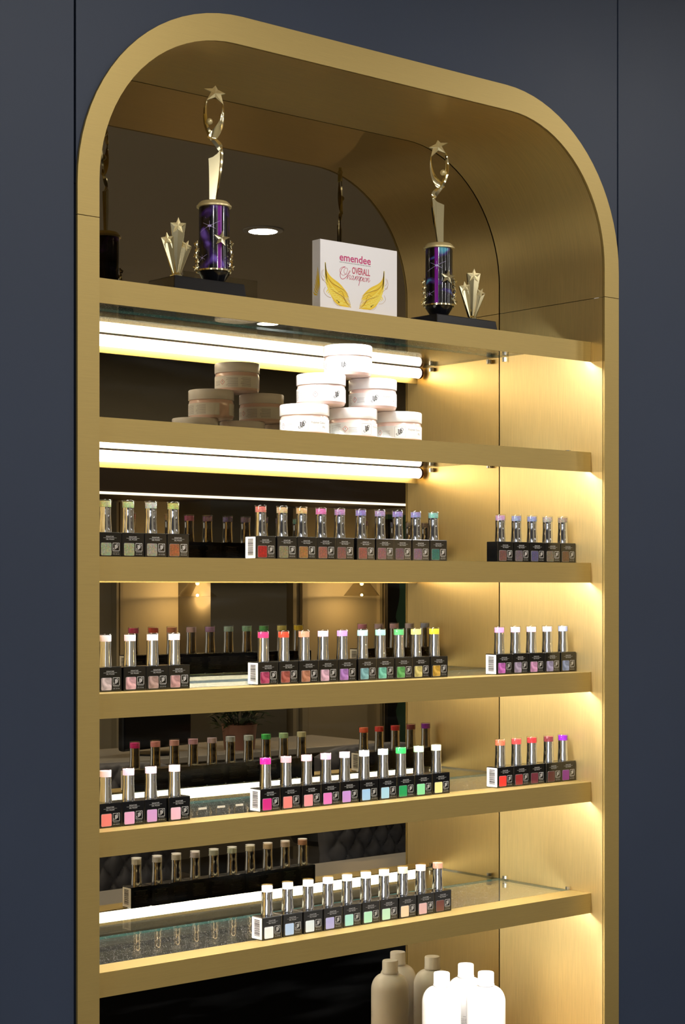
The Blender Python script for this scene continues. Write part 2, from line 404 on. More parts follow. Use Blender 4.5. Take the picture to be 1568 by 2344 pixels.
bm = bmesh.new(); add_tube(bm, [(gx0+0.010, TY, TZ), (gx1-0.010, TY, TZ)], TR, 20); TUBEM = me(bm, 'led_tube', True, [TUBE])
bm = bmesh.new(); add_tube(bm, [(0, TY, TZ), (0.004, TY, TZ)], TR+0.0008, 16); HOLD = box_me('tube_holder', gx0+0.012, gx1-0.012, TY-0.006, TY+0.006, -0.001-GT-0.0016, -0.001-GT-0.0002, mats=[mat('tube_holder_grey', (96, 78, 66), rough=0.5)])
ENDM = me(bm, 'end_cap', True, [mat('tube_end_cap', (90, 30, 28), rough=0.4)])
bm = bmesh.new()
add_tube(bm, [(0, 0, 0.001), (0, 0, 0.006)], 0.0045, 14); add_tube(bm, [(0, 0, -GT-0.003), (0, 0, -GT-0.0105)], 0.0050, 14); add_tube(bm, [(-0.005, 0, -GT-0.0055), (0.0046, 0, -GT-0.0055)], 0.002, 8)
PEG = me(bm, 'shelf_support', True, [STEEL])
names = ['topmost brass-edged glass shelf, carrying the two star trophies', 'brass-edged glass shelf carrying the white jars',
         'brass-edged glass shelf with the glittery polish row, below the jars', 'brass-edged glass shelf with the pearly polish row, fourth from the top',
         'brass-edged glass shelf with bright coloured polish row, fifth from the top', 'lowest brass-edged glass shelf, above the big white bottles']
for i, z in enumerate(SHZ):
    t = thing('display_shelf', names[i], 'shelf', (0, 0, z), 0, 'lit brass and glass shelves in the niche')
    link('fascia', FASC, t); link('glass_pane', PANE, t)
    tb = link('led_tube', TUBEM, t); link('tube_holder', HOLD, tb); link('end_cap', ENDM, tb, (gx0+0.006, 0, 0)); link('end_cap', ENDM, tb, (gx1-0.010, 0, 0))
    for x, y in ((IX1-0.0055, 0.067), (IX1-0.0055, 0.216), (IX0+0.0055, 0.067), (IX0+0.0055, 0.216)):
        link('shelf_support', PEG, t, (x, y+0.006, 0))
BOTZ = HZ - 0.835

# ------------------------------------------------------------------ boxed gel polish
BW, BD, BH = 0.0368, 0.0255, 0.0335
BOX = box_me('carton', -BW/2, BW/2, 0, BD, 0, BH, bev=0.0009, mats=[BLACKGLOSS])
CAPP = [(0.0, BH), (0.0088, BH), (0.0089, BH+0.002), (0.0086, BH+0.009), (0.0081, BH+0.018), (0.0079, BH+0.026), (0.0081, BH+0.031), (0.0079, BH+0.0345), (0.0, BH+0.0345)]
CAPM = lathe_me('bottle_cap', CAPP, 28, [CHROME])
TOPM = lathe_me('colour_disc', [(0, BH+0.0346), (0.0079, BH+0.0346), (0.0079, BH+0.0428), (0.0, BH+0.0428)], 28, [WHITEP])
LIDM = lathe_me('clear_lid', [(0, BH+0.0346), (0.0087, BH+0.0346), (0.0088, BH+0.044), (0.0082, BH+0.0448), (0, BH+0.0448)], 28, [CLEAR])
def rrect(x0, x1, z0, z1, r, y0, y1, name):
    p = []
    for cx, cz, a0 in ((x1-r, z1-r, 0), (x0+r, z1-r, 90), (x0+r, z0+r, 180), (x1-r, z0+r, 270)):
        for k in range(5):
            a = math.radians(a0+22.5*k); p.append((cx+r*math.cos(a), cz+r*math.sin(a)))
    bm = bmesh.new(); add_prism(bm, p, y0, y1); return bm
SWM = me(rrect(-0.0147, 0.0015, 0.0025, 0.0190, 0.0016, -0.00035, 0.0002, 's'), 'colour_swatch', False, [WHITEP])
SWB = me(rrect(-0.0151, 0.0019, 0.0021, 0.0194, 0.0019, -0.00020, 0.0002, 's'), 'swatch_border', False, [INKG])
bm = bmesh.new(); add_logo(bm, 0.0092, 0.0138, 0.0104, -0.00015, True, 0.06); LOGOM = me(bm, 'logo', False, [INKS])
bm = bmesh.new()
add_text(bm, 'SIGNATURE', -0.0068, 0.0055, 0.0268, 0.0286, -0.00012); add_text(bm, 'GEL POLISH', -0.0070, 0.0060, 0.0232, 0.0249, -0.00012)
add_rect(bm, -0.0112, 0.0102, 0.02575, 0.02600, -0.00012)
add_rect(bm, 0.0042, 0.0142, 0.0066, 0.0069, -0.00012); add_text(bm, '15 ML / 0.5 FL OZ', 0.0040, 0.0144, 0.0035, 0.0048, -0.00012)
TEXTM = me(bm, 'printed_text', False, [INKS])
bm = bmesh.new()                               # barcode sticker on the left side of the carton
bm2 = rrect(-0.0245, -0.0010, 0.0012, 0.0322, 0.0012, -0.0001, 0.0003, 'b')
for v in bm2.verts: v.co = Vector((-BW/2 - 0.0002 + v.co.y, -v.co.x, v.co.z))
STICK = me(bm2, 'barcode_sticker', False, [WHITEL])
z = 0.0055
random.seed(3)
while z < 0.0285:
    h = random.choice((0.0004, 0.0007, 0.0011))
    bm.faces.new([bm.verts.new((-BW/2-0.00045, yy, zz)) for yy, zz in ((0.006, z), (0.0185, z), (0.0185, z+h), (0.006, z+h))]); z += h + random.choice((0.0005, 0.0008))
BARS = me(bm, 'barcode', False, [INK])
bm = bmesh.new()                               # faint printed lines on the back of the carton
for k in range(11):
    w = random.uniform(0.6, 1.0)*0.013; add_rect(bm, -w, w, 0.008+k*0.0019, 0.0084+k*0.0019, BD+0.0001)
BACKT = me(bm, 'back_print', False, [mat('dark_grey_ink', (46, 44, 44), rough=0.5)])

ROWS = {}
def C(*a): return a
ROWS['3L'] = (2, 'glitter', [241, 294, 344, 393], [
 ('pale sage glitter', (150, 165, 145), (205, 215, 120)), ('pale mint glitter', (150, 160, 130), (190, 220, 120)), ('silver grey glitter', (150, 150, 140), (200, 205, 190)), ('copper green glitter', (150, 90, 55), (190, 190, 50))])
ROWS['3M'] = (2, 'glitter', [597, 645, 690, 735, 778, 826, 869, 910, 951, 991], [
 ('red glitter', (160, 25, 22), (220, 60, 40)), ('grey olive glitter', (130, 125, 100), (225, 170, 90)), ('amber glitter', (150, 110, 65), (235, 165, 60)), ('dusty rose glitter', (140, 90, 80), (235, 60, 160)), ('plum brown glitter', (120, 80, 80), (170, 90, 170)),
 ('rust violet glitter', (135, 80, 75), (110, 80, 190)), ('mauve glitter', (130, 90, 100), (150, 110, 180)), ('dark mauve glitter', (105, 80, 95), (110, 80, 190)), ('violet grey glitter', (125, 100, 125), (120, 110, 210)), ('teal glitter', (50, 110, 105), (90, 190, 170))])
ROWS['3R'] = (2, 'glitter', [1145, 1182, 1217, 1253, 1291], [
 ('brown mauve glitter', (110, 75, 75), (190, 120, 180)), ('steel violet glitter', (105, 95, 110), (120, 130, 200)), ('indigo glitter', (80, 80, 130), (110, 120, 200)), ('pewter glitter', (115, 108, 100), (170, 150, 140)), ('bronze glitter', (100, 75, 60), (150, 110, 85))])
ROWS['4L'] = (3, 'pearl', [242, 297, 347, 398], [
 ('pearl grey', (200, 186, 194), (246, 228, 232)), ('pearl blush', (216, 168, 180), (246, 218, 224)), ('pearl taupe', (160, 132, 130), (240, 218, 218)), ('pearl rose taupe', (182, 138, 142), (244, 216, 220))])
ROWS['4M'] = (3, 'pearl', [603, 650, 695, 740, 784, 829, 871, 912, 953, 993], [
 ('pearl magenta', (160, 24, 90), (200, 50, 110)), ('pearl rust', (146, 60, 50), (205, 70, 45)), ('pearl copper', (164, 106, 80), (230, 150, 120)), ('pearl pale lilac', (205, 166, 194), (225, 195, 215)), ('pearl purple', (156, 104, 190), (190, 150, 215)),
 ('pearl sky teal', (104, 164, 180), (180, 220, 225)), ('pearl seafoam', (94, 184, 168), (160, 220, 200)), ('pearl green', (70, 156, 76), (90, 180, 110)), ('pearl cream', (196, 186, 110), (235, 225, 130)), ('pearl gold', (190, 150, 26), (230, 200, 50))])
ROWS['4R'] = (3, 'pearl', [1142, 1180, 1216, 1252, 1288], [
 ('pearl orchid', (184, 88, 190), (235, 160, 210)), ('pearl grey lilac', (150, 138, 176), (225, 200, 225)), ('pearl pink lilac', (194, 138, 192), (235, 200, 230)), ('pearl periwinkle', (140, 138, 190), (225, 215, 240)), ('pearl cornflower', (116, 138, 192), (180, 190, 235))])
ROWS['5L'] = (4, 'flat', [241, 292, 346, 399], [
 ('coral', (235, 128, 124), (250, 220, 225)), ('pink lilac', (226, 164, 204), (246, 210, 235)), ('soft lilac', (200, 150, 206), (240, 215, 245)), ('pale pink', (238, 182, 202), (250, 222, 232))])
ROWS['5M'] = (4, 'flat', [607, 655, 701, 745, 789, 833, 876, 917, 958, 999], [
 ('magenta', (192, 24, 126), (225, 20, 150)), ('salmon', (236, 124, 122), (250, 170, 180)), ('candy pink', (242, 142, 152), (250, 195, 205)), ('orchid pink', (216, 114, 190), (240, 190, 230)), ('lavender', (182, 136, 212), (235, 215, 240)),
 ('sky blue', (148, 190, 232), (215, 230, 250)), ('ice blue', (158, 206, 232), (215, 235, 250)), ('emerald green', (8, 146, 86), (60, 225, 110)), ('mint green', (128, 216, 160), (200, 250, 205)), ('pale yellow', (236, 226, 150), (250, 250, 215))])
ROWS['5R'] = (4, 'flat', [1145, 1181, 1218, 1255, 1295], [
 ('bright red', (232, 50, 44), (245, 110, 80)), ('dark red', (130, 24, 34), (225, 70, 70)), ('burgundy', (88, 20, 46), (200, 50, 55)), ('maroon brown', (68, 20, 30), (130, 50, 60)), ('deep purple', (112, 26, 126), (140, 30, 190))])
ROWS['6M'] = (5, 'flat', [611, 659, 705, 750, 794, 837, 879, 921, 962, 1002], [
 ('white', (236, 236, 236), (245, 245, 245)), ('baby blue', (168, 194, 230), (235, 238, 250)), ('icy grey', (214, 226, 230), (245, 245, 245)), ('periwinkle', (164, 164, 216), (232, 228, 245)), ('aqua mint', (158, 216, 206), (235, 245, 238)),
 ('pale mint', (168, 220, 190), (232, 245, 232)), ('pale green', (186, 226, 196), (245, 242, 225)), ('pale peach', (240, 206, 170), (248, 225, 195)), ('dusty pink', (208, 170, 170), (240, 220, 212)), ('dark brown', (98, 54, 50), (200, 150, 125))])
ORD = ['leftmost', 'second from left', 'third from left', 'fourth from left', 'fifth from left', 'sixth from left', 'fourth from right', 'third from right', 'second from right', 'rightmost']
SHELFWORD = {2: 'third shelf', 3: 'fourth shelf', 4: 'fifth shelf', 5: 'sixth shelf'}
GRP = {'L': 'left', 'M': 'middle', 'R': 'right'}
proto = None
def make_polish():
    t = thing('boxed_nail_polish', '', 'nail polish')
    link('carton', BOX, t)
    link('swatch_border', SWB, t); link('colour_swatch', SWM, t, m=WHITEP)
    link('logo', LOGOM, t); link('printed_text', TEXTM, t); link('back_print', BACKT, t)
    c = link('bottle_cap', CAPM, t, (0, 0.0125, 0)); link('colour_disc', TOPM, c, m=WHITEP); link('clear_lid', LIDM, c)
    return t
def dup(o, parent=None):
    c = o.copy(); COL.objects.link(c); c.parent = parent
    for ch in list(o.children): dup(ch, c)
    return c
random.seed(11)
for key, (si, kind, us, cols) in ROWS.items():
    yf = 0.0590; n = len(us); px = None
    for i, (u, (cn, sw, tp)) in enumerate(zip(us, cols)):
        x = plane_x(u, yf+0.0125)
        if px is not None: x = max(x, px+BW+0.0003)
        x = min(x, IX1-BW/2-0.001)
        px = x
        if proto is None: t = proto = make_polish()
        else: t = dup(proto)
        if n == 10: od = ORD[i]
        else: od = (ORD[:n-2] + ['second from right', 'rightmost'])[i] if n == 5 else ['leftmost', 'second from left', 'second from right', 'rightmost'][i]
        g = GRP[key[1]]
        t['label'] = f'polish box with {cn} swatch, {od} of {g} row, {SHELFWORD[si]}'
        t['category'] = 'nail polish'; t['group'] = f'boxed nail polishes, {g} row on the {SHELFWORD[si]}'
        t.location = (x, yf+random.uniform(-0.0008, 0.0008), SHZ[si]); t.rotation_euler = (0, 0, random.uniform(-0.006, 0.006))
        for ch in t.children:
            if ch.name.startswith('colour_swatch'):
                ch.material_slots[0].material = colour(sw, kind); ch['label'] = cn + ' colour swatch'
            if ch.name.startswith('bottle_cap'):
                for g2 in ch.children:
                    if g2.name.startswith('colour_disc'): g2.material_slots[0].material = colour(tuple(int(0.55*q+85) for q in tp) if kind == 'glitter' else tp, 'glitter' if kind == 'glitter' else 'flat')
        if i == 0 and key in ('3M', '4M', '5M', '6M', '4R', '5R'):
            s = link('barcode_sticker', STICK, t); link('barcode', BARS, s)

# ------------------------------------------------------------------ jars
JR, JH = 0.0374, 0.0478
def cyl_wrap(bm, r, zoff=0):
    for v in bm.verts:
        a = v.co.x/r; rr = r - v.co.y; v.co = Vector((rr*math.sin(a), -rr*math.cos(a), v.co.z+zoff))
def subdiv_x(bm, w=0.004):
    pass
JBODY = lathe_me('jar_body', [(0, 0), (0.031, 0), (0.0352, 0.0012), (0.0368, 0.004), (0.0370, 0.0255), (0.0362, 0.0285), (0.0352, 0.0305), (0.0352, 0.034), (0, 0.034)], 56, [PINKB])
JLID = lathe_me('lid', [(0.0350, 0.0312), (0.0372, 0.0312), (0.0375, 0.0320), (0.0375, 0.0462), (0.0366, 0.0475), (0.034, JH), (0.0, JH)], 56, [WHITEP])
bm = bmesh.new()                               # paper band with a gap at the back
R1 = 0.03735; na = 60
va = []
for i in range(na+1):
    a = math.radians(-165 + 330*i/na)
    va.append([bm.verts.new((rr*math.sin(a), -rr*math.cos(a), zz)) for rr, zz in ((R1, 0.0055), (R1, 0.0250), (R1-0.0003, 0.0250), (R1-0.0003, 0.0055))])
for p, q in zip(va, va[1:]):
    for k in range(4): bm.faces.new((p[k], q[k], q[(k+1) % 4], p[(k+1) % 4]))
bm.faces.new(va[0]); bm.faces.new(va[-1])
JLAB = me(bm, 'label_band', True, [WHITEL])
bm = bmesh.new(); add_logo(bm, 0, 0.0152, 0.0150, -0.00005, False); cyl_wrap(bm, R1+0.0001); JLOGO = me(bm, 'logo', False, [INK])
bm = bmesh.new()
for a, b in (((-0.0085, 0.0072), (0.0085, 0.0072)), ((0.0085, 0.0072), (0.0085, 0.0232)), ((0.0085, 0.0232), (-0.0085, 0.0232)), ((-0.0085, 0.0232), (-0.0085, 0.0072))):
    add_stroke(bm, [(a[0]+(b[0]-a[0])*k/8, a[1]+(b[1]-a[1])*k/8) for k in range(9)], 0.0003)
cyl_wrap(bm, R1+0.0001); JFR = me(bm, 'logo_frame', False, [INKG])
bm = bmesh.new(); add_text(bm, 'Polymer Colour', 0.0135, 0.0400, 0.0168, 0.0208); add_text(bm, '80g', 0.0335, 0.0390, 0.0110, 0.0148)
random.seed(5)
for x0, x1, z0, n in ((-0.029, -0.013, 0.010, 5), (-0.062, -0.041, 0.0075, 9), (-0.085, -0.066, 0.0075, 9), (0.052, 0.094, 0.0075, 9)):
    for k in range(n):
        xe = x1 - random.uniform(0, 0.004); zz = z0+k*0.0017; m_ = 8
        for j in range(m_): add_rect(bm, x0+(xe-x0)*j/m_, x0+(xe-x0)*(j+0.82)/m_, zz, zz+0.00045)
cyl_wrap(bm, R1+0.0001); JTXT = me(bm, 'printed_text', False, [INKG])
bm = bmesh.new()
for a, b in (((0, 1), (1, 0)), ((1, 0), (0, -1)), ((0, -1), (-1, 0)), ((-1, 0), (0, 1))):
    add_stroke(bm, [(-0.0345+a[0]*0.0042, 0.0150+a[1]*0.0042), (-0.0345+b[0]*0.0042, 0.0150+b[1]*0.0042)], 0.00055)
cyl_wrap(bm, R1+0.0001); JHAZ = me(bm, 'hazard_diamond', False, [REDINK])
bm = bmesh.new(); add_text(bm, '!', -0.0350, -0.0340, 0.0130, 0.0172); cyl_wrap(bm, R1+0.0001); JEX = me(bm, 'exclamation_mark', False, [INK])
def make_jar():
    t = thing('powder_jar', '', 'jar')
    link('jar_body', JBODY, t); link('lid', JLID, t); lb = link('label_band', JLAB, t)
    for n_, m_ in (('logo', JLOGO), ('logo_frame', JFR), ('printed_text', JTXT), ('hazard_diamond', JHAZ), ('exclamation_mark', JEX)): link(n_, m_, lb)
    return t
jz = SHZ[1]
YJ = 0.1005
jars = [  # centre column, level, yaw offset, label
 (697, 0, -4, 'white-lidded powder jar at the left end of the bottom row of the stack'),
 (808, 0, 34, 'white-lidded powder jar in the middle of the bottom row of the stack'),
 (911, 0, 3, 'white-lidded powder jar at the right end of the bottom row of the stack'),
 (735, 1, 40, 'white-lidded powder jar on the left of the second tier of the stack'),
 (853, 1, 4, 'white-lidded powder jar on the right of the second tier of the stack'),
 (796, 2, -10, 'single white-lidded powder jar on top of the jar stack')]
jp = None
for u, lv, yaw, lab in jars:
    t = make_jar() if jp is None else dup(jp)
    jp = jp or t
    t.location = (plane_x(u, YJ), YJ, jz + lv*(JH+0.0001)); t.rotation_euler = (0, 0, math.radians(-40+yaw))
    t['label'] = lab; t['category'] = 'jar'; t['group'] = 'white powder jars stacked on the second shelf'

# ------------------------------------------------------------------ big white bottles
BR = 0.0327
def bottle_prof():
    p = [(0, 0), (BR-0.004, 0), (BR, 0.004), (BR, 0.145)]
    for i in range(1, 11):
        a = PI/2*i/10; p.append((0.0125+(BR-0.0125)*math.cos(a), 0.145+0.0265*math.sin(a)))
    p += [(0.0125, 0.1735), (0, 0.1735)]
    return p
BTLM = lathe_me('bottle_body', bottle_prof(), 48, [WHITEP])
BCAP = lathe_me('screw_cap', [(0.0, 0.1736), (0.0142, 0.1736), (0.0142, 0.1752), (0.0136, 0.1760), (0.0135, 0.1935), (0.0126, 0.1948), (0, 0.1950)], 40, [WHITEP])
bm = bmesh.new()
add_text(bm, 'OILTREX', -0.007, 0.006, 0.1115, 0.1135)
for k, (a, b) in enumerate(((-0.018, 0.016), (-0.014, 0.018), (-0.018, 0.010), (-0.016, 0.016))):
    for j in range(10): add_rect(bm, a+(b-a)*j/10, a+(b-a)*(j+0.8)/10, 0.1085-k*0.0028, 0.1090-k*0.0028)
cyl_wrap(bm, BR+0.0001); BTXT = me(bm, 'printed_text', False, [INKG])
for i, (x, y, lab) in enumerate(((2.0604, 0.1772, 'large white screw-cap bottle, leftmost of the three under the lowest glass shelf'),
                  (2.1385, 0.2000, 'large white bottle at the back between the other two white bottles'),
                  (2.1190, 0.1320, 'large white bottle at the right front, nearest the brass side wall'))):
    t = thing('white_bottle', lab, 'bottle', (x, y, BOTZ), math.radians(-40), 'large white bottles on the bottom shelf')
    link('bottle_body', BTLM, t); link('screw_cap', BCAP, t); link('printed_text', BTXT, t)

# ------------------------------------------------------------------ award block
AX0 = plane_x(733, 0.0560); AX1 = plane_x(909, 0.0560); AW = AX1-AX0; AH = 0.107; AT = 0.019
blk = thing('award_block', 'white acrylic award block with golden wings and pink writing on the top shelf', 'award', (AX0, 0.056, SHZ[0]))
link('block', box_me('block', 0, AW, 0, AT, 0, AH, bev=0.0006, mats=[WHITEA]), blk)
k = AW/0.148
bm = bmesh.new(); add_text(bm, 'emendee', 0.0362*k, 0.0960*k, 0.0790, 0.0905, -0.0002, off=0.014); link('brand_lettering', me(bm, 'brand_lettering', False, [PINKINK]), blk)
bm = bmesh.new(); add_text(bm, 'DUST & VAPOUR EXTRACTION FOR THE NAIL INDUSTRY', 0.0362*k, 0.0960*k, 0.0763, 0.0777, -0.0002); link('small_lettering', me(bm, 'small_lettering', False, [INKG]), blk)
bm = bmesh.new(); add_text(bm, 'OVERALL', 0.0600*k, 0.0945*k, 0.0618, 0.0722, -0.0002, off=0.012)
link('overall_lettering', me(bm, 'overall_lettering', False, [CRIMSON]), blk)
bm = bmesh.new()                               # the word Champion in a joined script
def scr(pts, w=0.00062): add_stroke(bm, smoothpath([((0.0362+x)*k + 0.28*(z), 0.0528+z) for x, z in pts], 6), w, -0.0002)
scr([(0.0125, 0.0085), (0.0118, 0.0075), (0.0095, 0.0065), (0.0062, 0.0090), (0.0052, 0.0135), (0.0080, 0.0165), (0.0112, 0.0150), (0.0110, 0.0100), (0.0070, 0.0050), (0.0020, 0.0060), (-0.0030, 0.0110), (-0.0010, 0.0160), (0.0050, 0.0180), (0.0060, 0.0175)], 0.0005)
scr([(0.0060, 0.0178), (0.0008, 0.0150), (-0.0005, 0.0070), (0.0015, 0.0010), (0.0060, -0.0010), (0.0105, 0.0015), (0.0130, 0.0050)], 0.0008)
scr([(0.0125, 0.0045), (0.0165, 0.0110), (0.0158, 0.0130), (0.0145, 0.0100), (0.0140, 0.0)]); scr([(0.0140, 0.0), (0.0165, 0.0060), (0.0185, 0.0062), (0.0182, 0.0015), (0.0195, 0.0), (0.0210, 0.0020)])
scr([(0.0250, 0.0058), (0.0225, 0.0060), (0.0212, 0.0025), (0.0225, 0.0), (0.0245, 0.0020), (0.0255, 0.0062), (0.0250, 0.0010), (0.0265, 0.0), (0.0280, 0.0020)])
scr([(0.0280, 0.0020), (0.0295, 0.0062), (0.0290, 0.0)]); scr([(0.0290, 0.0), (0.0310, 0.0058), (0.0325, 0.0060), (0.0322, 0.0)]); scr([(0.0322, 0.0), (0.0345, 0.0058), (0.0360, 0.0060), (0.0356, 0.0010), (0.0366, 0.0), (0.0378, 0.0018)])
scr([(0.0378, 0.0018), (0.0392, 0.0065), (0.0385, 0.0), (0.0385, -0.0075)], 0.0009); scr([(0.0385, 0.0005), (0.0400, 0.0058), (0.0422, 0.0055), (0.0424, 0.0018), (0.0405, 0.0), (0.0392, 0.0010)])
scr([(0.0424, 0.0010), (0.0445, 0.0060), (0.0440, 0.0010), (0.0452, 0.0), (0.0462, 0.0015)]); scr([(0.0448, 0.0085), (0.0452, 0.0090)], 0.0009)
scr([(0.0490, 0.0058), (0.0470, 0.0050), (0.0462, 0.0015), (0.0480, 0.0), (0.0500, 0.0022), (0.0495, 0.0055), (0.0485, 0.0060)])
scr([(0.0500, 0.0035), (0.0518, 0.0060), (0.0515, 0.0)]); scr([(0.0515, 0.0), (0.0535, 0.0058), (0.0550, 0.0058), (0.0546, 0.0010), (0.0560, 0.0), (0.0575, 0.0030)])
link('champion_lettering', me(bm, 'champion_lettering', False, [CRIMSON]), blk)
def wing(side):
    groups = {0: bmesh.new(), 1: bmesh.new(), 2: bmesh.new()}
    cx = 0.0657
    def T(x, z): return ((cx + side*(cx-x))*k if side > 0 else x*k, z)
    random.seed(21)
    U = [(0.0094, 0.0725), (0.0114, 0.0600), (0.0205, 0.0505), (0.0365, 0.0425), (0.0515, 0.0310)]
    Lw = [(0.0094, 0.0725), (0.0104, 0.0480), (0.0180, 0.0300), (0.0330, 0.0140), (0.0585, 0.0105)]
    for i in range(17):                        # feathers between the upper and the lower edge
        f = i/16; q = 1-max(0, f-0.35)*0.25
        P = [((1-f)*p[0]+f*r[0]+random.uniform(-.0006, .0006), (1-f)*p[1]+f*r[1]+random.uniform(-.0006, .0006)) for p, r in zip(U, Lw)]
        if f > 0.4: P = P[0:1] + P[1:]
        P = [T(*p) for p in smoothpath(P, 7)]
        add_stroke(groups[(0, 0, 1)[i % 3]], P, 0.0034, -0.0001-0.00002*(i % 5), True)
    for i in range(9):                         # loose feather ends towards the outside
        f = i/8; x0, z0 = 0.016+0.022*f, 0.040-0.020*f
        P = [T(*p) for p in smoothpath([(x0+0.012, z0-0.004), (x0, z0-0.006), (x0-0.005, z0-0.010*(1-f)-0.002)], 6)]
        add_stroke(groups[1], P, 0.0022, -0.00022, True)
    for pts, w in (([(0.0096, 0.064), (0.0125, 0.053), (0.022, 0.0435), (0.034, 0.0390), (0.046, 0.0340), (0.0535, 0.0255)], 0.0010), ([(0.019, 0.035), (0.030, 0.030), (0.042, 0.0255), (0.049, 0.0170), (0.058, 0.0105)], 0.0010),
                   ([(0.030, 0.029), (0.040, 0.033), (0.046, 0.022), (0.050, 0.017)], 0.0007)):
        add_stroke(groups[2], [T(*q) for q in smoothpath(pts, 6)], w, -0.00032, True)
    for pts in ([(0.0515, 0.0235), (0.0560, 0.018), (0.0555, 0.014)], [(0.0035, 0.061), (0.0015, 0.053), (0.006, 0.046), (0.014, 0.040)], [(0.0095, 0.036), (0.0065, 0.030), (0.0120, 0.0235), (0.020, 0.0215)],
                [(0.0060, 0.062), (0.0035, 0.055), (0.0085, 0.050)], [(0.024, 0.018), (0.030, 0.012), (0.040, 0.011)], [(0.002, 0.052), (0.004, 0.046), (0.008, 0.047)]):
        add_stroke(groups[2], [T(*q) for q in smoothpath(pts, 6)], 0.00035, -0.00034)
    bmx = bmesh.new()
    for i, g in groups.items():
        tmp = bpy.data.meshes.new('tmp'); g.to_mesh(tmp); g.free(); n0 = len(bmx.faces); bmx.from_mesh(tmp); bpy.data.meshes.remove(tmp)
        bmx.faces.ensure_lookup_table()
        for f in bmx.faces[n0:]: f.material_index = i
    return me(bmx, 'wing_print', False, [YEL, YEL2, OCH])
wl = wing(-1); wr = wing(1)
link('wing_print', wl, blk); link('wing_print', wr, blk)
bm = bmesh.new()                               # the print runs round the left edge
for i in range(7):
    P = smoothpath([(0.006+0.0016*i, 0.066-0.006*i), (0.0035+0.0015*i, 0.050-0.004*i), (0.001+0.0008*i, 0.036-0.002*i)][::-1], 5)
    n0 = len(bm.verts); add_stroke(bm, P, 0.0022, 0, True); bm.verts.ensure_lookup_table()
    for v in bm.verts[n0:]: v.co = Vector((-0.0002, min(AT-0.0005, max(0.0005, v.co.x)), v.co.z))
link('edge_print', me(bm, 'edge_print', False, [YEL]), blk)

# ------------------------------------------------------------------ star trophies
def star_pts(R, r, rot=0, cx=0, cz=0):
    return [(cx+(R if i % 2 == 0 else r)*math.sin(rot+PI*i/5), cz+(R if i % 2 == 0 else r)*math.cos(rot+PI*i/5)) for i in range(10)]
def add_star(bm, pts, y0, y1, ridge=0.0):
    cx = sum(p[0] for p in pts)/len(pts); cz = sum(p[1] for p in pts)/len(pts)
    a = [bm.verts.new((x, y0, z)) for x, z in pts]; b = [bm.verts.new((x, y1, z)) for x, z in pts]
    ca = bm.verts.new((cx, y0-ridge, cz)); cb = bm.verts.new((cx, y1+ridge, cz)); n = len(pts)
    for i in range(n):
        j = (i+1) % n; bm.faces.new((a[i], a[j], ca)); bm.faces.new((b[j], b[i], cb)); bm.faces.new((a[i], b[i], b[j], a[j]))
def blade(bm, outer, inner, ys, th):          # twisted ribbon with a lens section between two edge lines
    n = 26
    def rs(l):
        s = smoothpath(l, 8); return [s[round(i*(len(s)-1)/(n-1))] for i in range(n)]
    o_, i_ = rs(outer), rs(inner); R = []
    for q in range(n):
        f = q/(n-1); y = ys[0]+(ys[1]-ys[0])*f; t = th[0]+(th[1]-th[0])*f
        tw = (ys[2] if len(ys) > 2 else 0)*math.sin(PI*f)
        ox, oz = o_[q]; ix, iz = i_[q]
        R.append([bm.verts.new(p) for p in ((ox, y+tw, oz), ((ox+ix)/2, y-t, (oz+iz)/2), (ix, y-tw, iz), ((ox+ix)/2, y+t, (oz+iz)/2))])
    for a, b in zip(R, R[1:]):
        for c in range(4): bm.faces.new((a[c], a[(c+1) % 4], b[(c+1) % 4], b[c]))
    bm.faces.new(R[0]); bm.faces.new(R[-1])
KM = 0.0000833
def FP(l): return [((x-541)*KM, (2200-y)*KM) for x, y in l]
def figure_mesh():
    bm = bmesh.new()
    blade(bm, FP([(398, 425), (362, 560), (350, 720), (372, 890), (440, 1060), (500, 1130)]), FP([(424, 437), (414, 560), (422, 740), (446, 880), (495, 985), (540, 1050)]), (0, -0.001, 0.0025), (0.0012, 0.002))
    blade(bm, FP([(708, 505), (718, 700), (692, 900), (604, 1080), (512, 1166)]), FP([(686, 505), (676, 660), (616, 830), (500, 980), (425, 1080)]), (0, -0.002, 0.003), (0.0012, 0.002))
    blade(bm, FP([(430, 1070), (520, 1180), (600, 1290), (640, 1330)]), FP([(575, 1100), (640, 1150), (682, 1210), (690, 1300)]), (-0.002, 0.0, -0.002), (0.0025, 0.002))
    def plate(pts, y0, y1, rx, ridge):
        P = FP(pts); a = [bm.verts.new((x, y0, z)) for x, z in P]; b = [bm.verts.new((x, y1, z)) for x, z in P]
        bm.faces.new(a); bm.faces.new(b[::-1]); n_ = len(P)
        for i in range(n_): bm.faces.new((a[i], b[i], b[(i+1) % n_], a[(i+1) % n_]))
    blade(bm, FP([(690, 1225), (636, 1340), (632, 1480), (622, 1700), (590, 2000), (552, 2205)]), FP([(690, 1235), (698, 1400), (690, 1520), (652, 1800), (612, 2000), (578, 2205)]), (-0.001, 0, 0), (0.002, 0.003))
    plate([(690, 1232), (600, 1360), (520, 1420), (444, 1448), (476, 1750), (525, 2205), (560, 2205), (620, 1750), (645, 1480)], -0.0015, 0.0010, 0, 0)
    plate([(600, 1380), (444, 1448), (455, 1800), (458, 2205), (545, 2205), (600, 1800)], 0.0025, 0.0045, 0, 0)
    return me(bm, 'ribbon_figure', True, [GOLDC])
FIG = figure_mesh()
bm = bmesh.new(); add_star(bm, FP([(568, 185), (606, 258), (740, 328), (664, 346), (705, 515), (560, 385), (415, 437), (492, 300), (372, 238), (512, 236)]), -0.0022, 0.0022, 0.0014)
TSTAR = me(bm, 'top_star', False, [GOLDM])
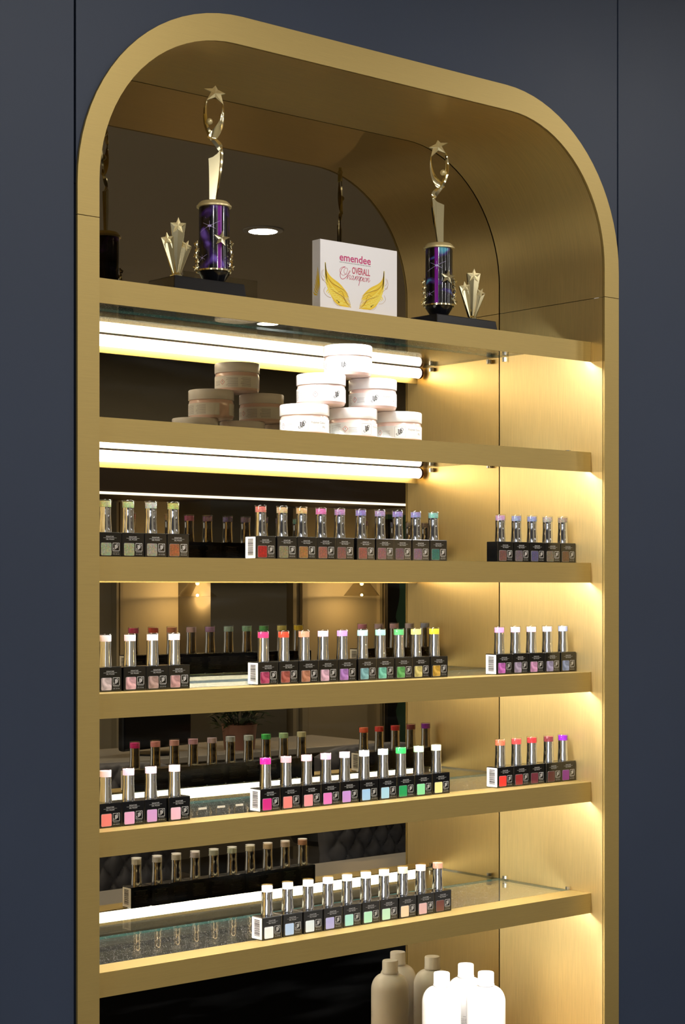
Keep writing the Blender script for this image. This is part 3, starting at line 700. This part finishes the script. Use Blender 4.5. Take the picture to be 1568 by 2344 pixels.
bm = bmesh.new(); bmesh.ops.create_uvsphere(bm, u_segments=24, v_segments=16, radius=0.0049)
for v in bm.verts: v.co += Vector(((462-541)*KM, -0.001, (2200-808)*KM))
BALL = me(bm, 'ball', True, [GOLDM])
CH = 0.0935                                     # column height
def column_mat(name, a, b, stripe):
    m = mat(name, (10, 9, 14), rough=0.12, coat=0.6); n, l = nodes(m); bs = n['Principled BSDF']
    tc = N(n, 'ShaderNodeTexCoord'); sp = N(n, 'ShaderNodeSeparateXYZ'); l.new(tc.outputs['Object'], sp.inputs[0])
    mp = N(n, 'ShaderNodeMapping'); mp.inputs['Scale'].default_value = (30, 30, 42); mp.inputs['Rotation'].default_value = (0.5, 0.6, 0)
    mp.inputs['Location'].default_value = (a[3], 0, a[4])
    l.new(tc.outputs['Object'], mp.inputs[0])
    nz = N(n, 'ShaderNodeTexNoise'); nz.inputs['Scale'].default_value = 1.0; nz.inputs['Detail'].default_value = 1; nz.inputs['Distortion'].default_value = 0.6
    l.new(mp.outputs[0], nz.inputs['Vector'])
    cr = N(n, 'ShaderNodeValToRGB'); e = cr.color_ramp.elements
    e[0].position = 0.54; e[0].color = (0.003, 0.003, 0.006, 1); e[1].position = 0.74; e[1].color = lin(a[:3])
    x = e.new(0.64); x.color = lin(b)
    l.new(nz.outputs['Fac'], cr.inputs[0])
    s1 = N(n, 'ShaderNodeMath', operation='COMPARE'); s1.inputs[1].default_value = stripe[0]; s1.inputs[2].default_value = stripe[1]
    l.new(sp.outputs['X'], s1.inputs[0])
    lt = N(n, 'ShaderNodeMath', operation='LESS_THAN'); lt.inputs[1].default_value = 0; l.new(sp.outputs['Y'], lt.inputs[0])
    mu = N(n, 'ShaderNodeMath', operation='MULTIPLY'); l.new(s1.outputs[0], mu.inputs[0]); l.new(lt.outputs[0], mu.inputs[1])
    mx = N(n, 'ShaderNodeMix', data_type='RGBA'); l.new(mu.outputs[0], mx.inputs[0]); l.new(cr.outputs[0], mx.inputs[6]); mx.inputs[7].default_value = lin((126, 30, 150))
    l.new(mx.outputs[2], bs.inputs['Base Color']); return m
COLM1 = column_mat('purple_column_foil', (120, 90, 200, 1.3, 0.4), (50, 24, 90), (0.0095, 0.0028))
COLM2 = column_mat('teal_column_foil', (80, 170, 200, 0.2, 2.1), (50, 30, 110), (-0.0055, 0.0027))
COLR = 0.0220
bm = bmesh.new()
for cx_, cz_, L_ in ((-0.002, 0.062, 1.0), (-0.015, 0.017, 0.6)):
    for an, ln in ((25, 0.017), (155, 0.012), (205, 0.019), (335, 0.010), (90, 0.007), (270, 0.006)):
        a = math.radians(an); add_stroke(bm, [(cx_+ln*L_*math.cos(a)*k/8, cz_+ln*L_*math.sin(a)*k/8) for k in range(9)][::-1], 0.00035, -0.0001)
    add_stroke(bm, [(cx_-0.0025*L_, cz_), (cx_, cz_), (cx_+0.0025*L_, cz_)], 0.0030*L_, -0.00012)
cyl_wrap(bm, COLR+0.0001); FLARE = me(bm, 'star_flare', False, [mat('pale_violet_print', (190, 176, 232), rough=0.3)])
COLUMN = lathe_me('column', [(0, 0), (COLR, 0), (COLR, CH), (0, CH)], 48, [COLM1])
TOPR = lathe_me('top_collar', [(0, CH+0.0076), (0.0120, CH+0.0076), (0.0195, CH+0.0066), (0.0225, CH+0.0040), (0.0238, CH+0.0015), (0.0253, CH+0.0008), (0.0253, CH-0.0015), (0.0228, CH-0.0020), (0.0222, CH-0.0020)], 48, [GOLDM])
BOTR = lathe_me('bottom_collar', [(0.0222, 0.0015), (0.0254, 0.0012), (0.0256, -0.0012), (0.0250, -0.0020), (0.0245, -0.0022)], 48, [GOLDC])
FOOT = lathe_me('pedestal', [(0, -0.0190), (0.0130, -0.0190), (0.0145, -0.0165), (0.0240, -0.0025), (0.0244, -0.0012), (0, -0.0012)], 8, [BLACKLAC])
def star_cluster(name='star_spray'):
    bm = bmesh.new()
    def comet(cx, top, R, rot, bx, yb, depth, fy=0.0):
        P = star_pts(R, R*0.45, rot, cx, top-R*0.95)
        f = [bm.verts.new((x, fy-depth/2, z)) for x, z in P]; b = [bm.verts.new((x, fy+depth/2, z)) for x, z in P]
        c = bm.verts.new((cx, fy-depth/2-0.0008, top-R*0.95)); cb = bm.verts.new((cx, fy+depth/2, top-R*0.95))
        g = [bm.verts.new((bx+(x-cx)*0.22, yb-depth*0.25, 0.006+0.0*(z))) for x, z in P]
        for i in range(10):
            j = (i+1) % 10; bm.faces.new((f[i], f[j], c)); bm.faces.new((b[j], b[i], cb)); bm.faces.new((f[i], b[i], b[j], f[j]))
        for i in (3, 4, 5, 6):
            j = i+1
            bm.faces.new((f[i], g[i], g[j], f[j]))
        # tapering shafts from the two lower arms and the side arms
        for ids in ((2, 4), (8, 6)):
            p, q = [P[i] for i in ids]
            t0 = bm.verts.new((p[0], fy-depth/2, p[1])); t1 = bm.verts.new((p[0], fy+depth/2, p[1])); t2 = bm.verts.new((cx, fy-depth/2-0.0006, q[1]+R*0.2))
            u0 = bm.verts.new((bx+(p[0]-cx)*0.25, yb-depth*0.3, 0.004)); u1 = bm.verts.new((bx+(p[0]-cx)*0.25, yb+depth*0.3, 0.004)); u2 = bm.verts.new((bx, yb-depth*0.45, 0.004))
            bm.faces.new((t0, u0, u2, t2)); bm.faces.new((t0, t1, u1, u0)); bm.faces.new((t0, t2, t1))
            t3 = bm.verts.new((cx, fy+depth/2, q[1]+R*0.2)); u3 = bm.verts.new((bx, yb+depth*0.45, 0.004))
            bm.faces.new((t1, t3, u3, u1))
    comet(0.0025, 0.0855, 0.0115, 0.03, 0.0, 0, 0.012)
    comet(-0.0125, 0.0640, 0.0092, -0.12, -0.0030, 0, 0.010, -0.003)
    comet(0.0135, 0.0545, 0.0080, 0.5, 0.0035, 0, 0.010, 0.001)
    return me(bm, name, False, [GOLDC])
SPRAY = star_cluster()
bm = bmesh.new()
for cx, top, R_, rot, fy, dp in ((0.0025, 0.0855, 0.0115, 0.03, 0.0, 0.012), (-0.0125, 0.0640, 0.0092, -0.12, -0.003, 0.010), (0.0135, 0.0545, 0.0080, 0.5, 0.001, 0.010)):
    add_star(bm, star_pts(R_*1.0, R_*0.42, rot, cx, top-R_*0.95), fy-dp/2-0.0022, fy-dp/2-0.0004, 0.0012)
SPST = me(bm, 'spray_stars', False, [GOLDM])
SPB = lathe_me('spray_foot', [(0, 0), (0.0118, 0), (0.0120, 0.0018), (0.0095, 0.0030), (0.0100, 0.0048), (0.0070, 0.0062), (0.0052, 0.0090), (0, 0.0095)], 28, [GOLDC])
bm = bmesh.new(); add_star(bm, star_pts(0.0118, 0.0050, 0.15), -0.0022, 0.0022, 0.0018); RSTAR = me(bm, 'column_star', False, [GOLDC])
def filigree():
    bm = bmesh.new()
    for k_ in range(5):
        z0 = 0.004+k_*0.0085; a0 = 0.0
        add_star(bm, star_pts(0.0052-0.0004*k_, 0.0024, 0.3*k_, 0.001*((k_ % 2)*2-1), z0), -0.0014, 0.0014, 0.0006)
    add_tube(bm, smoothpath([(0, 0, -0.004), (0.0015, 0, 0.010), (-0.001, 0, 0.024), (0.001, 0, 0.043)], 5), 0.0013, 6)
    return me(bm, 'side_ornament', False, [GOLDC])
FILI = filigree()
def trophy(x, y, bx0, bx1, by0, by1, spray_u, flip, cmat, label):
    z0 = SHZ[0]; t = thing('star_trophy', label, 'trophy', (x, y, z0), 0, 'star trophies on the top shelf')
    bt = 0.0258
    bm = bmesh.new(); add_box(bm, bx0-x, bx1-x, by0-y, by1-y, 0, bt, bev=0.0015)
    for v in bm.verts:                          # sides slope in towards the top
        if v.co.z > bt/2: v.co.x += -0.003 if v.co.x > (bx0+bx1)/2-x else 0.003; v.co.y += -0.003 if v.co.y > (by0+by1)/2-y else 0.003
    link('base', me(bm, 'base', False, [BLACKLAC]), t)
    cz = bt+0.0190
    c = link('column', COLUMN, t, (0, 0, cz), m=cmat, rz=math.radians(-40))
    link('star_flare', FLARE, c, rz=math.radians(-8))
    link('pedestal', FOOT, t, (0, 0, cz), rz=math.radians(-20)); link('bottom_collar', BOTR, t, (0, 0, cz)); link('top_collar', TOPR, t, (0, 0, cz))
    fr = math.radians(-40 + (180 if flip else 0))
    f = link('ribbon_figure', FIG, t, (0, 0, cz+CH+0.0066), rz=fr); link('ball', BALL, f); link('top_star', TSTAR, f)
    a = math.radians(-40+58); link('column_star', RSTAR, t, ((COLR+0.004)*math.sin(math.radians(-40+28)), -(COLR+0.004)*math.cos(math.radians(-40+28)), cz+0.043), rz=math.radians(-40+10))
    for an in (-40+80, -40-82, -40+172):
        r_ = COLR+0.0028; link('side_ornament', FILI, t, (r_*math.sin(math.radians(an)), -r_*math.cos(math.radians(an)), cz+0.001), rz=math.radians(an+70))
    sx = plane_x(spray_u, y-0.004)-x
    s = link('star_spray', SPRAY, t, (sx, -0.004, bt), rz=math.radians(-36)); link('spray_foot', SPB, s); link('spray_stars', SPST, s)
trophy(1.5335, 0.0972, plane_x(399, 0.062), plane_x(567, 0.062), 0.062, 0.134, 404, False, COLM1, 'tall gold star trophy with purple and black column, left of the white block')
trophy(1.9984, 0.1178, plane_x(1000, 0.082), plane_x(1142, 0.082), 0.082, 0.152, 1080, True, COLM2, 'tall gold star trophy with teal, purple and black column, right of the block')

# ------------------------------------------------------------------ room behind the viewer (seen in the mirror)
DL = [(3.84, -2.48), (2.3, -2.48), (0.8, -2.48), (-0.7, -2.48), (5.4, -2.48), (0.0, -0.95), (1.7, -1.05), (3.3, -0.95), (3.0, -4.2), (5.2, -4.2), (7.0, -4.2), (0.8, -4.2)]  # first one shows in the mirror, the rest are added to light the room
DLN = ['ceiling downlight that shows in the mirror beside the left trophy'] + ['recessed ceiling downlight added out in the room for even light'] * (len(DL)-1)
RIMM = lathe_me('rim', [(0.050, 0), (0.070, -0.002), (0.072, 0), (0.072, 0.002), (0.050, 0.002)], 36, [WHITEP])
DISC = lathe_me('diffuser', [(0, 0.0015), (0.050, 0.0015), (0.050, 0.0030), (0, 0.0030)], 36, [DOWNL])
for i, (x, y) in enumerate(DL):
    t = thing('ceiling_downlight', DLN[i], 'downlight', (x, y, CEIL-0.003), 0, 'recessed ceiling downlights')
    link('rim', RIMM, t); link('diffuser', DISC, t)
    L = bpy.data.lights.new('downlight_lamp', 'AREA'); L.shape = 'DISK'; L.size = 0.1; L.energy = DOWN_POWER*(0.55 if y > -1.2 else 1.0); L.color = (1.0, 0.97, 0.93)
    lo = bpy.data.objects.new('downlight_lamp', L); COL.objects.link(lo); lo.location = (0, 0, -0.004); lo.parent = t

# dark canopy with an LED strip along its lower front edge
cy = -4.9; zc0 = mir_z(224, 1130, cy)
o = thing('wall_canopy', 'dark brown canopy with a bright strip light, reflected in the mirror above the glittery polishes', 'canopy', (0, 0, 0))
link('canopy_board', box_me('canopy_board', 3.0, mir_x(937, cy)+0.3, YF, cy, zc0+0.012, zc0+0.28, mats=[BROWNP]), o)
link('light_strip', box_me('light_strip', 3.0, mir_x(936, cy), cy-0.012, cy+0.004, zc0, zc0+0.012, mats=[STRIPL]), o)
# pier, mouldings
xa, xb = mir_x(482, -5.3), mir_x(656, -5.3)
struct(link('trim_1', box_me('trim_1', xa, xb, YF, -5.3, 0, zc0+0.012, mats=[GREYW])))
bm = bmesh.new()
for u0, u1, d in ((656, 664, 0.06), (668, 676, 0.03), (680, 692, 0.05), (862, 868, 0.03), (874, 884, 0.05)):
    add_box(bm, mir_x(u0, YF), mir_x(u1, YF), YF, YF+d, 0, zc0)
for u0, u1, d in ((255, 260, 0.05), (266, 272, 0.04)):
    add_box(bm, mir_x(u0, YF), mir_x(u1, YF), YF, YF+d, 0, zc0)
struct(link('trim_2', me(bm, 'trim_2', False, [BEIGE])))
# dark green board with wavy black edge
gy = -5.45
bm = bmesh.new(); add_box(bm, mir_x(888, gy), mir_x(960, gy), gy-0.03, gy, 0.2, zc0-0.02)
o = link('green_board', me(bm, 'green_board', False, [mat('dark_green_board', (70, 108, 86), rough=0.4)]))
tag(o, 'dark green wall board at the mirror edge beside the right wall lamp', 'board')
P = [(mir_x(888, gy+0.04), 0.25)]; x0 = mir_x(905, gy+0.04)
for i in range(60): P.append((x0+0.035*abs(math.sin(i*0.32)), 0.25+i*(zc0-0.3)/59))
P.append((mir_x(888, gy+0.04), zc0-0.05))
bm = bmesh.new(); add_prism(bm, P, gy+0.01, gy+0.04)
o = link('scalloped_panel', me(bm, 'scalloped_panel', False, [BLACKP])); tag(o, 'black panel with scalloped edge in front of the dark green board', 'panel')
# two wall lamps
for u, lab, lm in ((452, 'wall lamp with cone glass shade reflected at the left of the mirror', 1), (828, 'wall lamp with cone glass shade reflected right of the grey pier', 2)):
    ly = YF+0.22; lx = mir_x(u, ly); lz = mir_z(u, 1350, ly)
    t = thing('wall_lamp', lab, 'wall lamp', (lx, ly, lz), 0, 'glass cone wall lamps')
    link('shade', lathe_me('shade', [(0.105, -0.035), (0.035, 0.055), (0.030, 0.060)], 36, [SHADEG]), t)
    bm = bmesh.new(); add_tube(bm, [(0, -0.22, 0.14), (0, -0.10, 0.14), (0, -0.02, 0.11), (0, 0, 0.062)], 0.007); add_lathe(bm, [(0.031, 0.058), (0.031, 0.068), (0.012, 0.08)], 24)
    link('bracket', me(bm, 'bracket', True, [GOLDM]), t)
    bm = bmesh.new(); bmesh.ops.create_uvsphere(bm, u_segments=16, v_segments=12, radius=0.011)
    for v in bm.verts: v.co.z += 0.035
    link('bulb', me(bm, 'bulb', True, [BULB]), t)
    L = bpy.data.lights.new('bulb_lamp', 'POINT'); L.energy = 18; L.color = (1.0, 0.76, 0.45); L.shadow_soft_size = 0.006
    lo = bpy.data.objects.new('bulb_lamp', L); COL.objects.link(lo); lo.parent = t; lo.location = (0, 0, -0.03)
# far white desk with monitor, chair and potted plant
dy0, dy1 = -5.1, -4.5
t = thing('white_desk', 'long white desk along the far wall, seen in the mirror', 'desk', (mir_x(430, dy1), -4.8, 0))
hw = 1.25
link('desk_top', box_me('desk_top', -hw, hw, -0.3, 0.3, 0.72, 0.75, bev=0.004, mats=[WHITET]), t)
for s in (-1, 1): link('leg_panel', box_me('leg_panel', s*hw-0.02-0.02*s, s*hw+0.02-0.02*s, -0.28, 0.28, 0, 0.72, mats=[WHITET]), t)
link('modesty_panel', box_me('modesty_panel', -hw+0.04, hw-0.04, 0.20, 0.22, 0.25, 0.72, mats=[mat('greige_desk_panel', (130, 122, 106), rough=0.5)]), t)
mx_ = mir_x(356, -4.7)
t = thing('desk_monitor', 'black desk monitor seen from behind, reflected at the left', 'monitor', (mx_, -4.7, 0.75), math.radians(-15))
link('screen', box_me('screen', -0.25, 0.25, -0.02, 0.02, 0.03, 0.36, bev=0.012, mats=[BLACKP]), t)
link('stand', lathe_me('stand', [(0, 0), (0.11, 0), (0.11, 0.008), (0.02, 0.012), (0.02, 0.10), (0, 0.10)], 24, [BLACKP]), t)
px_ = mir_x(548, -4.65)
t = thing('potted_plant', 'leafy green plant in a dusty pink pot on the far desk', 'plant', (px_, -4.65, 0.75))
link('pot', lathe_me('pot', [(0, 0), (0.075, 0), (0.088, 0.12), (0.092, 0.125), (0.084, 0.125), (0.080, 0.10), (0, 0.10)], 32, [mat('dusty_pink_pot', (176, 128, 112), rough=0.5)]), t)
bm = bmesh.new(); random.seed(9)
for i in range(260):
    a = random.uniform(0, 2*PI); r = random.uniform(0.02, 0.13); z_ = 0.11+random.uniform(0.0, 0.17); l_ = random.uniform(0.04, 0.075); el = random.uniform(-0.4, 0.9)
    c = Vector((r*math.cos(a), r*math.sin(a), z_)); d = Vector((math.cos(a)*math.cos(el), math.sin(a)*math.cos(el), math.sin(el))); s = Vector((-math.sin(a), math.cos(a), 0))
    q = [c, c+d*l_*0.5+s*l_*0.22, c+d*l_, c+d*l_*0.5-s*l_*0.22]; up_ = Vector((0, 0, 0.006))
    v = [bm.verts.new(p) for p in (q[0], q[1]+up_, q[2], q[3]+up_)]; bm.faces.new((v[0], v[1], v[2])); bm.faces.new((v[0], v[2], v[3]))
link('foliage', me(bm, 'foliage', False, [mat('leaf_green', (58, 78, 44), rough=0.5)]), t)
bm = bmesh.new()
for i in range(8):
    a = i*0.8; add_tube(bm, [(0.01*math.cos(a), 0.01*math.sin(a), 0.09), (0.06*math.cos(a), 0.06*math.sin(a), 0.2)], 0.003, 6)
link('stem', me(bm, 'stem', False, [mat('stem_green', (60, 62, 40), rough=0.6)]), t)

QUILT = mat('charcoal_quilted_leather', (120, 120, 128), rough=0.45)
def quilted(w, h, depth, nx=90, nz=84, quilt=True):
    bm = bmesh.new(); V = {}
    for side in (0, 1):
        for i in range(nx+1):
            for j in range(nz+1):
                x = -w/2+w*i/nx; z_ = h*j/nz; e = min(1, 8*min(i, nx-i)/nx, 8*min(j, nz-j)/nz)**0.5
                q = (abs(math.sin((x+z_*0.75)*PI/0.085))*abs(math.sin((x-z_*0.75)*PI/0.085)))**0.5 if quilt else 0.5
                cr = 0.03*(1-(2*x/w)**2); cut = 0.04*(2*abs(x)/w)**4*(z_/h)
                y = (depth/2*(0.35+0.65*e)+0.022*q*e)*(1 if side else -1)+cr
                V[side, i, j] = bm.verts.new((x*(0.86+0.14*(z_/h)), y, z_-cut))
        for i in range(nx):
            for j in range(nz): bm.faces.new((V[side, i, j], V[side, i+1, j], V[side, i+1, j+1], V[side, i, j+1]))
    for i in range(nx):
        for j in (0, nz): bm.faces.new((V[0, i, j], V[0, i+1, j], V[1, i+1, j], V[1, i, j]))
    for j in range(nz):
        for i in (0, nx): bm.faces.new((V[0, i, j], V[0, i, j+1], V[1, i, j+1], V[1, i, j]))
    return me(bm, 'backrest', True, [QUILT])
QB = quilted(0.52, 0.50, 0.07)
CSEAT = box_me('seat', -0.25, 0.25, -0.25, 0.24, 0.40, 0.49, bev=0.025, mats=[QUILT])
def chair(x, y, rz, label, grp, zb=0.47):
    t = thing('salon_chair', label, 'chair', (x, y, 0), rz, grp)
    link('backrest', QB, t, (0, -0.24, zb)); link('seat', CSEAT, t)
    for sx in (-1, 1):
        for sy in (-1, 1):
            bm = bmesh.new(); add_tube(bm, [(sx*0.19, sy*0.18, 0.40), (sx*0.23, sy*0.23, 0.0)], [0.016, 0.010], 10)
            link('leg', me(bm, 'leg', True, [BLACKP]), t)
chair(mir_x(300, -2.35), -2.35, 0.25, 'quilted charcoal chair reflected at the left behind the lowest glass shelf', 'quilted chairs behind the counter')
chair(mir_x(945, -2.35), -2.35, 0.0, 'quilted charcoal chair reflected at the right end of the mirror', 'quilted chairs behind the counter')
t = thing('round_stool', 'round black stool between the two quilted chairs', 'stool', (mir_x(770, -2.9), -2.9, 0))
link('seat', lathe_me('seat', [(0, 0.56), (0.17, 0.56), (0.18, 0.58), (0.17, 0.62), (0, 0.63)], 36, [BLACKP]), t)
link('pedestal', lathe_me('pedestal', [(0, 0), (0.2, 0), (0.19, 0.015), (0.03, 0.03), (0.025, 0.56), (0, 0.56)], 24, [STEEL]), t)
# near white counter
cy1 = -1.50
t = thing('white_counter', 'white-topped counter in front of the quilted chairs, seen in the mirror', 'counter', (mir_x(224, cy1)+0.6, -1.25, 0))
link('counter_top', box_me('counter_top', -1.1, 1.1, -0.25, 0.25, 0.73, 0.76, bev=0.003, mats=[WHITET]), t)
link('body', box_me('body', -1.05, 1.05, -0.22, 0.22, 0.0, 0.73, mats=[mat('black_counter_body', (14, 14, 15), rough=0.5)]), t)
for ob in COL.objects:
    if ob.type == 'EMPTY' and ob.get('group') is None and 'group' in ob: del ob['group']
